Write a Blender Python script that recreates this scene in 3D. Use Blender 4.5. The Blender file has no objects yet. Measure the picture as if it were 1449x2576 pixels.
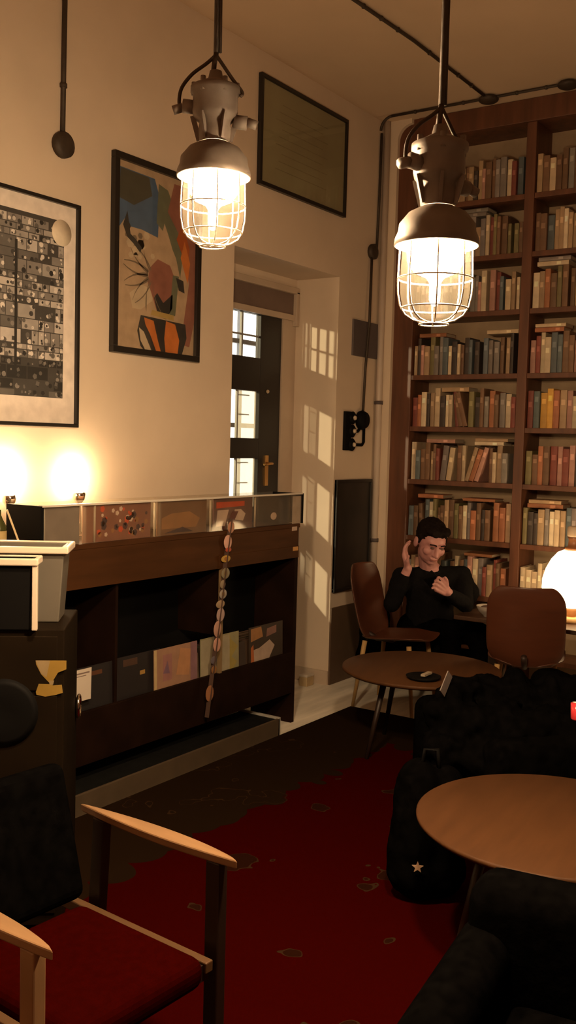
import bpy, bmesh, math, random
from mathutils import Vector, Matrix, noise
R_ = random.Random(7)
PI = math.pi
sc = bpy.context.scene
col = sc.collection

# ------------------------------------------------------------------ camera
YAW, PITCH, ROLL, FPX, EYE = .5937, .0699, .0261, 2467.67, 1.55
fwd = Vector((math.cos(YAW)*math.cos(PITCH), math.sin(YAW)*math.cos(PITCH), -math.sin(PITCH)))
rg = fwd.cross(Vector((0, 0, 1))).normalized(); up = rg.cross(fwd)
rg, up = math.cos(ROLL)*rg + math.sin(ROLL)*up, -math.sin(ROLL)*rg + math.cos(ROLL)*up
cd = bpy.data.cameras.new('camera'); cam = bpy.data.objects.new('camera', cd); col.objects.link(cam)
cam.matrix_world = Matrix(((rg.x, up.x, -fwd.x, 0), (rg.y, up.y, -fwd.y, 0), (rg.z, up.z, -fwd.z, EYE), (0, 0, 0, 1)))
cd.sensor_fit = 'VERTICAL'; cd.sensor_height = 36; cd.lens = FPX/2576*36; cd.clip_start = .05
sc.camera = cam

# ------------------------------------------------------------------ world, light, exposure
w = bpy.data.worlds.new('night'); sc.world = w; w.use_nodes = True
bg = w.node_tree.nodes['Background']; bg.inputs[0].default_value = (1, .28, .09, 1); bg.inputs[1].default_value = .08
sc.view_settings.view_transform = 'Standard'; sc.view_settings.look = 'None'
sc.view_settings.exposure = 0; sc.view_settings.gamma = 1
BULB1, BULB2, DESK, CANDLE = 1080, 1100, 10, 75
def light(name, kind, loc, energy, color, **k):
    d = bpy.data.lights.new(name, kind); d.energy = energy; d.color = color
    for a, b in k.items(): setattr(d, a, b)
    o = bpy.data.objects.new(name, d); col.objects.link(o); o.location = loc
    return o
# street lamp outside, shining in through the door panes
o = light('street_lamp_light', 'SPOT', (-1.3, 5.9, 2.85), 2000, (1, .84, .54), spot_size=math.radians(22), spot_blend=.2, shadow_soft_size=.05)
o.rotation_euler = (Vector((4.8, 3.6, 1.75)) - o.location).to_track_quat('-Z', 'Y').to_euler()
o = light('far_street_lamp_light', 'SPOT', (-2.2, 4.85, 2.45), 1600, (1, .86, .58), spot_size=math.radians(16), spot_blend=.2, shadow_soft_size=.06)
o.rotation_euler = (Vector((4.8, 3.6, 1.8)) - o.location).to_track_quat('-Z', 'Y').to_euler()
# added fill: bare, unseen point lights behind the viewer to brighten the room
for q in ((-.8, .2, 2.2), (-1.2, 1.9, 2.2)):
    light('room_fill_light', 'POINT', q, 12, (1, .46, .19), shadow_soft_size=.08)

def ray(x, y): return fwd + (x-724.5)/FPX*rg - (y-1288)/FPX*up
def dep(x, y, D): return Vector((0, 0, EYE)) + D*ray(x, y)
def onp(x, y, ax, v):
    d = ray(x, y); c = (0, 0, EYE); t = (v-c[ax])/d[ax]; return Vector(c) + t*d

# ------------------------------------------------------------------ materials
def mat(name, c, rough=.6, metal=0, var=.0, scale=8, bump=0, stretch=None, spec=.5, emit=0, c2=None, coat=0):
    m = bpy.data.materials.new(name); m.use_nodes = True; nt = m.node_tree; N = nt.nodes; L = nt.links
    b = N['Principled BSDF']; b.inputs['Base Color'].default_value = (*c, 1)
    b.inputs['Roughness'].default_value = rough; b.inputs['Metallic'].default_value = metal
    b.inputs['Specular IOR Level'].default_value = spec
    if coat: b.inputs['Coat Weight'].default_value = coat
    if var or c2 or bump:
        tc = N.new('ShaderNodeTexCoord'); mp = N.new('ShaderNodeMapping'); L.new(tc.outputs['Object'], mp.inputs[0])
        mp.inputs['Scale'].default_value = stretch or (1, 1, 1)
        nz = N.new('ShaderNodeTexNoise'); nz.inputs['Scale'].default_value = scale; nz.inputs['Detail'].default_value = 6
        L.new(mp.outputs[0], nz.inputs[0])
        if var or c2:
            cr = N.new('ShaderNodeValToRGB'); cr.color_ramp.elements[0].position = .3; cr.color_ramp.elements[1].position = .7
            a = c2 or tuple(x*(1-var) for x in c); z = c if c2 else tuple(min(1, x*(1+var)) for x in c)
            cr.color_ramp.elements[0].color = (*a, 1); cr.color_ramp.elements[1].color = (*z, 1)
            L.new(nz.outputs[0], cr.inputs[0]); L.new(cr.outputs[0], b.inputs['Base Color'])
        if bump:
            bp = N.new('ShaderNodeBump'); bp.inputs['Strength'].default_value = bump; bp.inputs['Distance'].default_value = .01
            L.new(nz.outputs[0], bp.inputs['Height']); L.new(bp.outputs[0], b.inputs['Normal'])
    if emit:
        b.inputs['Emission Color'].default_value = (*c, 1); b.inputs['Emission Strength'].default_value = emit
    return m
def glassmat(name, tint=(.96, .93, .86), gloss=.1, diff=.0, rough=.03, graze=.55):
    m = bpy.data.materials.new(name); m.use_nodes = True; nt = m.node_tree; N = nt.nodes; L = nt.links
    N.remove(N['Principled BSDF']); out = N['Material Output']
    t = N.new('ShaderNodeBsdfTransparent'); t.inputs[0].default_value = (*tint, 1)
    g = N.new('ShaderNodeBsdfGlossy'); g.inputs['Roughness'].default_value = rough
    mx = N.new('ShaderNodeMixShader'); fr = N.new('ShaderNodeLayerWeight'); fr.inputs[0].default_value = .5
    pw = N.new('ShaderNodeMath'); pw.operation = 'POWER'; pw.inputs[1].default_value = 4; L.new(fr.outputs['Facing'], pw.inputs[0])
    ml = N.new('ShaderNodeMath'); ml.operation = 'MULTIPLY'; ml.inputs[1].default_value = graze; L.new(pw.outputs[0], ml.inputs[0])
    ma = N.new('ShaderNodeMath'); ma.operation = 'ADD'; ma.inputs[1].default_value = gloss*.25; L.new(ml.outputs[0], ma.inputs[0])
    L.new(ma.outputs[0], mx.inputs[0]); L.new(t.outputs[0], mx.inputs[1]); L.new(g.outputs[0], mx.inputs[2])
    last = mx
    if diff:
        d = N.new('ShaderNodeBsdfTranslucent'); d.inputs[0].default_value = (.9, .8, .62, 1)
        m2 = N.new('ShaderNodeMixShader'); m2.inputs[0].default_value = diff
        L.new(mx.outputs[0], m2.inputs[1]); L.new(d.outputs[0], m2.inputs[2]); last = m2
    L.new(last.outputs[0], out.inputs[0]); return m
def emat(name, c, s):
    m = bpy.data.materials.new(name); m.use_nodes = True; N = m.node_tree.nodes; N.remove(N['Principled BSDF'])
    e = N.new('ShaderNodeEmission'); e.inputs[0].default_value = (*c, 1); e.inputs[1].default_value = s
    m.node_tree.links.new(e.outputs[0], N['Material Output'].inputs[0]); return m

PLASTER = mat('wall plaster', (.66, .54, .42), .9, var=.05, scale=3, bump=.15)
CEIL = mat('ceiling plaster', (.62, .47, .33), .95, var=.05, scale=2, bump=.1)
FLOOR = mat('pale worn floor boards', (.78, .72, .62), .45, var=.22, scale=3, stretch=(.6, 4, 1), bump=.1)
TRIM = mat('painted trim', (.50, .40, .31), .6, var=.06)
DADO = mat('brown painted dado', (.10, .06, .035), .7, var=.1)
DOORB = mat('near black door paint', (.012, .010, .009), .45)
TRANS = mat('brown transom panel', (.16, .11, .09), .6, var=.1)
FRAMEB = mat('black frame lacquer', (.012, .01, .009), .35)
BCASE = mat('red brown bookcase wood', (.115, .042, .020), .5, var=.3, scale=5, stretch=(4, 4, .5))
BBACK = mat('bookcase back board', (.34, .24, .15), .8, var=.12)
RACK = mat('brown record rack wood', (.055, .021, .007), .6, spec=.12, var=.25, scale=5, stretch=(.6, 4, 4))
RACKD = mat('dark rack wood', (.012, .005, .003), .65, spec=.06, var=.3)
BLACK = mat('black', (.003, .0027, .0027), .7, spec=.12)
BLACKCLOTH = mat('black cloth', (.0022, .002, .002), .95, var=.4, scale=30, bump=.3, spec=.0)
DARKCAB = mat('dark brown cabinet', (.010, .006, .003), .7, var=.2, scale=6, spec=.05)
TABLEW = mat('honey wood table top', (.08, .033, .012), .55, spec=.2, var=.12, scale=4, stretch=(1, 6, 1))
ARMW = mat('pale armrest wood', (.28, .16, .08), .4, var=.15, scale=6, stretch=(5, 1, 1))
LEGW = mat('dark chair wood', (.02, .009, .005), .5)
LEGP = mat('pale leg wood', (.48, .30, .12), .45)
REDC = mat('dark red upholstery', (.025, .001, .0005), .9, var=.15, scale=40, spec=.0)
SHELL = mat('brown plywood', (.085, .026, .012), .4, var=.15, scale=4, stretch=(1, 1, 5))
SHELLO = mat('ochre plywood', (.17, .095, .02), .45, var=.12, scale=4)
IRON = mat('dark iron conduit', (.05, .035, .024), .6, metal=.3, var=.25, scale=20)
CAST = mat('grey cast housing', (.17, .14, .12), .55, metal=.2, var=.2, scale=14, bump=.25)
WIRE = mat('steel cage wire', (.55, .48, .40), .35, metal=.7)
CHROME = mat('chrome', (.85, .78, .65), .12, metal=1)
PIPEM = mat('pale painted pipe', (.52, .43, .36), .5)
ACRY = glassmat('clear acrylic', (.93, .92, .9), .15, .05, .06)
GLOBE = glassmat('clear lamp glass', (.985, .96, .90), .002, .0026, .05, .03)
PANE = glassmat('window glass', (.96, .96, .93), .08, .02)
FROST = bpy.data.materials.new('cream window film'); FROST.use_nodes = True
_n = FROST.node_tree; _b = _n.nodes['Principled BSDF']; _b.inputs['Base Color'].default_value = (.9, .8, .6, 1); _b.inputs['Transmission Weight'].default_value = .0
_t = _n.nodes.new('ShaderNodeBsdfTranslucent'); _t.inputs[0].default_value = (.95, .85, .66, 1); _p = _n.nodes.new('ShaderNodeBsdfTransparent'); _x = _n.nodes.new('ShaderNodeMixShader'); _x.inputs[0].default_value = .5
_n.links.new(_t.outputs[0], _x.inputs[1]); _n.links.new(_p.outputs[0], _x.inputs[2]); _n.links.new(_x.outputs[0], _n.nodes['Material Output'].inputs[0])
BULBM1 = emat('lit bulb', (1, .70, .41), BULB1); BULBM2 = emat('lit bulb far', (1, .70, .41), BULB2)
SHADEM = emat('lit milk glass shade', (1, .66, .32), DESK); CANDM = emat('lit frosted globe', (1, .70, .38), CANDLE)
SKIN = mat('skin', (.48, .23, .22), .55, var=.06, scale=20); HAIR = mat('dark brown hair', (.009, .005, .004), .85, spec=.1, var=.3, scale=60, bump=.4)
SWEAT = mat('black jumper', (.005, .0045, .005), .95, var=.3, scale=60, bump=.3, spec=.1)
PAPER = mat('white paper', (.62, .54, .46), .8, var=.03)
PAGES = mat('book pages', (.45, .37, .27), .9)
_mc = {}
def cm(c, rough=.7, tag_='printed colour'):
    k = tuple(round(x, 3) for x in c) + (rough,)
    if k not in _mc: _mc[k] = mat(tag_, c, rough, var=.12, scale=18)
    return _mc[k]

# ------------------------------------------------------------------ mesh builder
class MB:
    def __init__(s): s.v = []; s.f = []; s.m = []; s.sm = []
    def add(s, vs, fs, mi=0, smooth=False, M=None):
        n = len(s.v); s.v += [tuple(M @ Vector(q)) if M else tuple(q) for q in vs]
        for f in fs: s.f.append([n+i for i in f]); s.m.append(mi); s.sm.append(smooth)
        return s
    def box(s, x0, x1, y0, y1, z0, z1, mi=0, M=None):
        vs = [(x, y, z) for z in (z0, z1) for y in (y0, y1) for x in (x0, x1)]
        return s.add(vs, [(0, 2, 3, 1), (4, 5, 7, 6), (0, 1, 5, 4), (2, 6, 7, 3), (0, 4, 6, 2), (1, 3, 7, 5)], mi, False, M)
    def bar(s, a, b, w_, h_, mi=0):
        a = Vector(a); b = Vector(b); d = b-a; q = d.to_track_quat('Z', 'Y').to_matrix().to_4x4()
        return s.box(-w_/2, w_/2, -h_/2, h_/2, 0, d.length, mi, Matrix.Translation(a) @ q)
    def prism(s, poly, z0, z1, mi=0, M=None):
        n = len(poly); vs = [(x, y, z0) for x, y in poly] + [(x, y, z1) for x, y in poly]
        fs = [tuple(range(n))[::-1], tuple(range(n, 2*n))] + [(i, (i+1) % n, n+(i+1) % n, n+i) for i in range(n)]
        return s.add(vs, fs, mi, False, M)
    def lathe(s, prof, n=32, c=(0, 0, 0), mi=0, M=None, close=True):
        vs = []; fs = []
        for r, z in prof: vs += [(c[0]+r*math.cos(2*PI*i/n), c[1]+r*math.sin(2*PI*i/n), c[2]+z) for i in range(n)]
        for k in range(len(prof)-1):
            for i in range(n): j = (i+1) % n; fs.append((k*n+i, k*n+j, (k+1)*n+j, (k+1)*n+i))
        if close:
            fs.append(tuple(range(n))[::-1]); L = (len(prof)-1)*n; fs.append(tuple(range(L, L+n)))
        return s.add(vs, fs, mi, True, M)
    def tube(s, pts, r, n=8, mi=0, r2=None, closed=False):
        pts = [Vector(p) for p in pts]; vs = []; fs = []; prev = None
        for i, p in enumerate(pts):
            if closed: t = pts[(i+1) % len(pts)]-pts[i-1]
            else: t = pts[min(i+1, len(pts)-1)]-pts[max(i-1, 0)]
            t.normalize()
            if prev is None: u = t.orthogonal().normalized()
            else: u = (prev-prev.dot(t)*t).normalized()
            prev = u; v = t.cross(u); rr = r if r2 is None else r+(r2-r)*i/(len(pts)-1)
            vs += [p+rr*(math.cos(2*PI*k/n)*u+math.sin(2*PI*k/n)*v) for k in range(n)]
        m = len(pts)
        for i in range(m if closed else m-1):
            for k in range(n): a = i*n+k; b = i*n+(k+1) % n; i2 = ((i+1) % m)*n; fs.append((a, b, i2+(k+1) % n, i2+k))
        if not closed: fs += [tuple(range(n))[::-1], tuple(range((m-1)*n, m*n))]
        return s.add(vs, fs, mi, True)
    def ell(s, c, r, n=20, mi=0, M=None):
        rings = n//2; vs = [(0, 0, -1)]
        for k in range(1, rings):
            a = -PI/2+PI*k/rings; vs += [(math.cos(a)*math.cos(2*PI*i/n), math.cos(a)*math.sin(2*PI*i/n), math.sin(a)) for i in range(n)]
        vs.append((0, 0, 1)); T = len(vs)-1; fs = [(0, 1+(i+1) % n, 1+i) for i in range(n)]
        for k in range(rings-2):
            for i in range(n): a = 1+k*n+i; b = 1+k*n+(i+1) % n; fs.append((a, b, b+n, a+n))
        fs += [(1+(rings-2)*n+i, 1+(rings-2)*n+(i+1) % n, T) for i in range(n)]
        S = Matrix.Diagonal((*r, 1)); q = Matrix.Translation(c) @ (M or Matrix.Identity(4)) @ S
        return s.add(vs, fs, mi, True, q)
    def cap(s, a, b, ra, rb, n=14):           # tapered capsule
        a = Vector(a); b = Vector(b); s.tube([a, a.lerp(b, .5), b], ra, n, r2=rb); s.ell(a, (ra,)*3, n); s.ell(b, (rb,)*3, n); return s
    def curve(s, pts, r, n=8):               # smooth tube through the points
        P_ = [Vector(p) for p in pts]; P_ = [2*P_[0]-P_[1]]+P_+[2*P_[-1]-P_[-2]]; out = []
        for i in range(1, len(P_)-2):
            for k in range(6):
                t = k/6; a, b, c, d = P_[i-1:i+3]
                out.append(.5*((2*b)+(c-a)*t+(2*a-5*b+4*c-d)*t*t+(3*b-a-3*c+d)*t**3))
        return s.tube(out+[P_[-2]], r, n)
    def build(s, name, mats, parent=None, bevel=0):
        me = bpy.data.meshes.new(name); me.from_pydata(s.v, [], s.f)
        for m_ in (mats if isinstance(mats, (list, tuple)) else [mats]): me.materials.append(m_)
        me.polygons.foreach_set('material_index', s.m); me.polygons.foreach_set('use_smooth', s.sm); me.update()
        o = bpy.data.objects.new(name, me); col.objects.link(o)
        if parent: o.parent = parent
        if bevel: b = o.modifiers.new('bevel', 'BEVEL'); b.width = bevel; b.segments = 2; b.limit_method = 'ANGLE'
        return o
def tag(o, label=None, cat=None, group=None, kind=None):
    if label: o['label'] = label
    if cat: o['category'] = cat
    if group: o['group'] = group
    if kind: o['kind'] = kind
    return o
def thing(name, label, cat, loc=(0, 0, 0), rz=0, group=None):
    o = bpy.data.objects.new(name, None); col.objects.link(o); o.location = loc; o.rotation_euler = (0, 0, rz); o.empty_display_size = .1
    return tag(o, label, cat, group)
def copy_tree(o, parent=None):
    c = o.copy(); col.objects.link(c)
    if parent: c.parent = parent
    for ch in list(o.children): copy_tree(ch, c)
    return c
def struct(name, mb, m, bevel=0): return tag(mb.build(name, m, bevel=bevel), kind='structure')
def remesh(o, vox, smooth=4, disp=None):
    md = o.modifiers.new('r', 'REMESH'); md.mode = 'VOXEL'; md.voxel_size = vox; md.use_smooth_shade = True
    if smooth: s = o.modifiers.new('s', 'SMOOTH'); s.factor = .5; s.iterations = smooth
    dg = bpy.context.evaluated_depsgraph_get(); dg.update()
    me = bpy.data.meshes.new_from_object(o.evaluated_get(dg)); o.modifiers.clear(); o.data = me
    if disp:
        amp, sc_ = disp
        ns = [v.normal.copy() for v in me.vertices]
        for v, n_ in zip(me.vertices, ns): v.co += n_*amp*noise.fractal(v.co*sc_, 1, 2, 4)
    for p in me.polygons: p.use_smooth = True
    return o

# ------------------------------------------------------------------ setting
WA, WC, XB, ZC = 3.2565, 5.335, 5.884, 3.685     # wall A plane Y, alcove reveal X, bookcase front X, ceiling Z
AL, ATOP, DY = 4.247, 2.60, 3.577
struct('floor', MB().box(-3, 6.4, -3, 3.7, -.1, 0), FLOOR)
struct('ceiling', MB().box(-3, 6.4, -3, 3.7, ZC, ZC+.1), CEIL)
struct('wall_left', MB().box(-3, AL, WA, 3.63, 0, ZC).box(AL, WC, WA, 3.63, ATOP, ZC).box(WC, 6.4, WA, 3.63, 0, ZC), PLASTER)
struct('wall_back', MB().box(6.18, 6.4, -3, WA, 0, ZC), PLASTER)
# filler beside and above the built-in bookcase, with the rounded corner
BL = 3.155                                        # bookcase left edge Y
fp = [(WA, 0), (BL, 0), (BL, ZC-.13)] + [(BL-.10*(1-math.cos(t)), ZC-.13+.10*math.sin(t)) for t in [PI/2*k/8 for k in range(1, 9)]] + [(BL-.10, ZC), (WA, ZC)]
MX = Matrix(((0, 0, 1, 0), (1, 0, 0, 0), (0, 1, 0, 0), (0, 0, 0, 1)))      # (a,b,c) -> x=c, y=a, z=b
struct('wall_corner', MB().prism(fp, XB-.03, 6.18, M=MX), PLASTER)
# door wall
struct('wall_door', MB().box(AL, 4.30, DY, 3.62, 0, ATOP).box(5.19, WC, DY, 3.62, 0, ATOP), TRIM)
struct('trim_1', MB().box(AL, 5.33, DY-.02, DY, 2.335, 2.372).box(AL, 5.33, DY-.03, DY, 2.505, 2.545).box(5.295, 5.33, DY-.03, DY, 2.30, 2.52), TRIM, .004)
struct('trim_2', MB().box(4.27, 5.30, DY-.005, DY+.06, 2.372, 2.505), TRANS)
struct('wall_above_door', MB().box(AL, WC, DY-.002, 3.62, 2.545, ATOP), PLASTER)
struct('baseboard_left', MB().box(-3, AL, WA-.015, WA, 0, .12), TRIM)
struct('baseboard_reveal', MB().box(WC-.012, WC, WA, DY, 0, .09), TRIM)
struct('trim_3', MB().box(WC+.002, XB-.1, WA-.012, WA, 0, .50), DADO)

# the door: near black boards with three glazed openings
d = thing('door_1', None, None, (0, 0, 0)); d['kind'] = 'structure'
x0, x1 = 4.30, 5.19; PX0, PX1 = 4.36, 4.965; ROW = [(2.07, 2.335), (1.575, 1.865), (1.15, 1.452), (.72, 1.0)]
f = MB(); f.box(x0, PX0, DY+.01, DY+.05, 0, 2.345).box(PX1, x1, DY+.01, DY+.05, 0, 2.345)
zz = 0
for a, b in sorted(ROW): f.box(PX0, PX1, DY+.01, DY+.05, zz, a); zz = b
f.box(PX0, PX1, DY+.01, DY+.05, zz, 2.345)
f.build('door_leaf', DOORB, d, .003)
for i, (a, b) in enumerate(ROW):
    p = MB().box(PX0, PX1, DY+.028, DY+.032, a, b).build('door_pane', PANE, d)
    g = MB()
    for xm in ((4.49, 4.76) if i else (4.49, 4.79, 4.62)): g.box(xm-.006, xm+.006, DY+.022, DY+.038, a, b)
    if i == 0: g.box(PX0, PX1, DY+.023, DY+.037, (a+b)/2-.005, (a+b)/2+.005)
    g.build('glazing_bar', mat('grey lead', (.25, .24, .22), .5), p)
    if i:
        q = MB().box(4.766, PX1, DY+.036, DY+.040, a, b)
        q.build('cream_blind', FROST, p)
        MB().box(4.78, 4.90, DY+.040, DY+.046, (a+b)/2-.003, (a+b)/2+.003).box(4.78, 4.90, DY+.040, DY+.046, b-.03, b-.024).build('blind_rail', cm((.3, .25, .18)), p)
h = MB().box(5.03, 5.065, DY, DY+.012, 1.28, 1.47).tube([(5.047, DY, 1.42), (5.047, DY-.045, 1.42), (5.02, DY-.05, 1.42), (4.95, DY-.05, 1.415)], .008)
h.build('door_handle', mat('aged brass', (.6, .36, .14), .3, metal=1), d)
MB().ell((5.045, DY+.005, 1.87), (.012, .01, .012)).build('door_peg', cm((.5, .38, .25)), d)

# lit shop front across the lane, seen through the panes
s = thing('shop_front', 'brightly lit white shop front outside, seen through the door panes', 'shop window', (6.7, 5.4, 0))
MB().box(-1.6, 1.6, -.02, 0, .2, 3.0).build('lit_window', emat('lit shop window', (1, .95, .86), 3.2), s)
g = MB()
for k in range(9): g.box(-1.62+k*.4, -1.58+k*.4, -.06, -.02, .2, 3.0)
for z in (.2, .95, 1.7, 2.45, 3.0): g.box(-1.62, 1.62, -.06, -.02, z-.02, z+.02)
g.build('mullions', cm((.25, .25, .26)), s)
MB().box(-1.7, 1.7, 0, .1, 0, 3.2).build('masonry', cm((.3, .27, .22)), s)

# ------------------------------------------------------------------ bookcase
bc = thing('bookcase', 'tall red-brown built-in bookcase reaching the ceiling on the back wall', 'bookcase', (XB, 0, 0))
YR = 1.20                                          # right end beyond the frame
c = MB()
lp = [(BL, .0), (3.015, .0), (3.015, ZC), (BL-.10, ZC)] + [(BL-.10*(1-math.cos(t)), ZC-.13+.10*math.sin(t)) for t in [PI/2*k/8 for k in range(7, 0, -1)]] + [(BL, ZC-.13)]
MB().prism(lp, 0, .29, M=MX).build('left_side', BCASE, bc, .002)
MB().box(0, .29, 2.218, 2.28, 0, 3.545).build('centre_upright', BCASE, bc, .003)
MB().box(0, .29, YR-.06, YR, 0, 3.545).build('right_side', BCASE, bc, .003)
MB().box(-.012, .29, YR-.06, 3.015, 3.545, ZC-.002).build('cornice', BCASE, bc, .004)
MB().box(.275, .29, YR, 3.015, 0, 3.545).build('back_board', BBACK, bc)
SH = [3.118, 2.765, 2.418, 2.022, 1.684, 1.333, .958, .60, .25]     # shelf top heights
for z in SH:
    for ya, yb in ((2.28, 3.015), (YR, 2.218)):
        MB().box(.005, .275, ya+.001, yb-.001, z-.032, z).build('shelf', BCASE, bc, .002)

PAL = {'tan': (.36, .24, .14), 'beige': (.50, .38, .25), 'brown': (.16, .085, .045), 'dark': (.045, .032, .026), 'maroon': (.20, .05, .035),
       'olive': (.17, .14, .06), 'grey': (.20, .17, .15), 'cream': (.60, .48, .33), 'orange': (.34, .13, .06), 'slate': (.10, .12, .13), 'pink': (.42, .22, .17), 'yellow': (.60, .33, .06)}
KEYS = ['tan', 'tan', 'beige', 'brown', 'brown', 'dark', 'maroon', 'olive', 'grey', 'grey', 'cream', 'tan', 'pink', 'orange', 'slate', 'brown']
ORD = ['first', 'second', 'third', 'fourth', 'fifth', 'sixth', 'seventh', 'eighth', 'ninth', 'tenth', 'eleventh', 'twelfth', 'thirteenth', 'fourteenth', 'fifteenth', 'sixteenth', 'seventeenth', 'eighteenth', 'nineteenth', 'twentieth', 'twenty-first', 'twenty-second', 'twenty-third', 'twenty-fourth', 'twenty-fifth', 'twenty-sixth', 'twenty-seventh', 'twenty-eighth', 'twenty-ninth', 'thirtieth']
SHN = ['top shelf', 'second shelf', 'third shelf', 'fourth shelf', 'fifth shelf', 'sixth shelf', 'seventh shelf', 'eighth shelf']
def book_mesh(t, hgt, dp, key):
    # t thickness along -Y, spine facing -X, origin at bottom left corner of the spine
    m = MB(); k = .0025
    m.box(.004, dp, -k, 0, 0, hgt).box(.004, dp, -t, -t+k, 0, hgt)
    n = 6; vs = []
    for z in (0, hgt):
        for i in range(n+1):
            a = PI*i/n; vs.append((.004-.004*math.sin(a), -t/2+t/2*math.cos(a), z))
    fs = [(i, i+1, n+2+i, n+1+i) for i in range(n)] + [tuple(range(n+1)), tuple(range(n+1, 2*n+2))[::-1], (0, n+1, 2*n+1, n)]
    m.add(vs, fs)
    m.box(.006, dp-.004, -t+k, -k, .004, hgt-.004, 1)
    if t > .02:      # title band on the spine
        z0 = hgt*R_.uniform(.55, .72); m.box(-.0012, .002, -t*.8, -t*.2, z0, z0+hgt*.14, 2)
    return m
NB = [0]
def put_book(y, z, t, hgt, dp, key, lean, label, group, flat=False, x=0, c=None):
    base = c or PAL[key]; j = R_.uniform(.8, 1.2); cc = tuple(round(min(.9, v*j), 2) if v > .1 else round(v*j, 3) for v in base)
    o = book_mesh(t, hgt, dp, key).build('book', [cm(cc, .6, 'book cover'), PAGES, cm(tuple(min(.8, v*1.6+.03) for v in cc), .6, 'spine title')])
    o.location = (XB+x, y, z)
    if flat: o.rotation_euler = (PI/2, 0, 0); o.location = (XB+x, y, z)
    else: o.rotation_euler = (lean, 0, 0)
    tag(o, label, 'book', group); NB[0] += 1; return o
def shelf_row(si, bay, y0, y1, keys=None, seedlean=None):
    z = SH[si]+.0005; y = y0-.006; i = 0; top = SH[si-1]-.032 if si else 3.545; clear = top-z
    shn = SHN[si]+' down' if si else 'top shelf'; grp = 'books upright on the %s of the %s bay' % (SHN[si], bay)
    tops = []
    while True:
        key = keys[i] if keys and i < len(keys) else R_.choice(KEYS)
        t = R_.uniform(.020, .040) if bay == 'left' else R_.uniform(.026, .042)
        hgt = min(clear-.03, R_.uniform(.185, .255))
        if si in (1, 2): hgt = min(hgt, clear-.05)
        lean = seedlean.get(i, 0) if seedlean else 0
        first = lean and not seedlean.get(i-1, 0); last = lean and not seedlean.get(i+1, 0)
        if lean: hgt = .215 + .012*(i % 2)
        if lean < 0 and first: y -= hgt*math.sin(-lean)
        if y-t-(hgt*math.sin(lean) if lean > 0 else 0) < y1+.006: break
        nm_ = '%s book%s, %s from left on %s, %s bay' % (key, ' leaning sideways' if lean else '', ORD[i], shn, bay)
        put_book(y, z+(t*math.sin(lean) if lean > 0 else 0), t, hgt, R_.uniform(.15, .20), key, lean, nm_, grp, x=R_.uniform(.012, .035))
        if lean: y -= t*(1/math.cos(lean)-1)
        if lean > 0 and last: y -= hgt*math.sin(lean)
        y -= t+R_.uniform(.0008, .003); tops.append((y+t, t, hgt)); i += 1
        if R_.random() < .05: y -= R_.uniform(.01, .03)
    return tops, clear
def stack_on(si, bay, ya, n, z, keys=None):
    for k in range(n):
        key = keys[k] if keys else R_.choice(['beige', 'tan', 'grey', 'cream', 'orange', 'pink'])
        t = R_.uniform(.018, .028); L = R_.uniform(.18, .23)
        put_book(ya-k*.008, z+.0005+t, t, L, .15, key, 0, '%s book lying flat over the others on %s, %s bay, %s' % (key, SHN[si], bay, ('nearer the left' if ya > (2.7 if bay == 'left' else 9) else 'nearer the right') + (', upper' if k else '')), 'books lying flat on the bookcase', flat=True, x=.02+R_.uniform(0, .02))
        z += t+.0008
for si in range(8):
    nm = 'left'
    tops, cl = shelf_row(si, nm, 3.013, 2.283, {4: ['maroon', 'orange', 'cream', 'dark', 'tan', 'beige', 'dark', 'cream', 'beige', 'maroon', 'brown', 'brown'], 3: ['tan', 'dark', 'pink', 'tan', 'olive', 'grey', 'grey', 'slate', 'cream', 'dark', 'beige'] }.get(si), {4: {9: -.10, 10: -.20, 11: -.27}, 5: {7: .10, 8: .12, 11: .28, 12: .30, 13: .30}, 6: {2: -.08}}.get(si))
    for a, n in {0: (), 1: ((2.75, 2),), 2: ((2.95, 1),), 3: ((2.50, 1), (2.98, 1)), 4: ((2.80, 1),), 5: ((2.56, 2), (2.90, 1)), 6: ((2.95, 1), (2.62, 1)), 7: ((2.6, 1),)}[si] if si else ():
        seg = [h_ for (yy, t, h_) in tops if a-.24 < yy < a+.02]
        if seg and max(seg)+.03*n < cl: stack_on(si, nm, a, n, SH[si]+max(seg)+.001)
    nm = 'right'
    tops, cl = shelf_row(si, nm, 2.216, 1.84, {4: ['maroon', 'slate', 'yellow', 'yellow', 'orange', 'tan', 'pink'], 3: ['pink', 'maroon', 'cream', 'cream', 'slate', 'slate', 'brown'], 5: ['olive', 'brown', 'orange', 'brown', 'maroon', 'pink', 'maroon'], 6: ['olive', 'dark', 'dark', 'tan', 'grey', 'cream', 'beige'], 7: ['cream', 'cream', 'beige', 'cream', 'beige', 'tan', 'tan']}.get(si))
    if si in (2, 3, 6):
        seg = [h_ for (yy, t, h_) in tops if yy > 1.95]
        if max(seg)+.06 < cl: stack_on(si, nm, 2.19, 2, SH[si]+max(seg)+.001)

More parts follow.
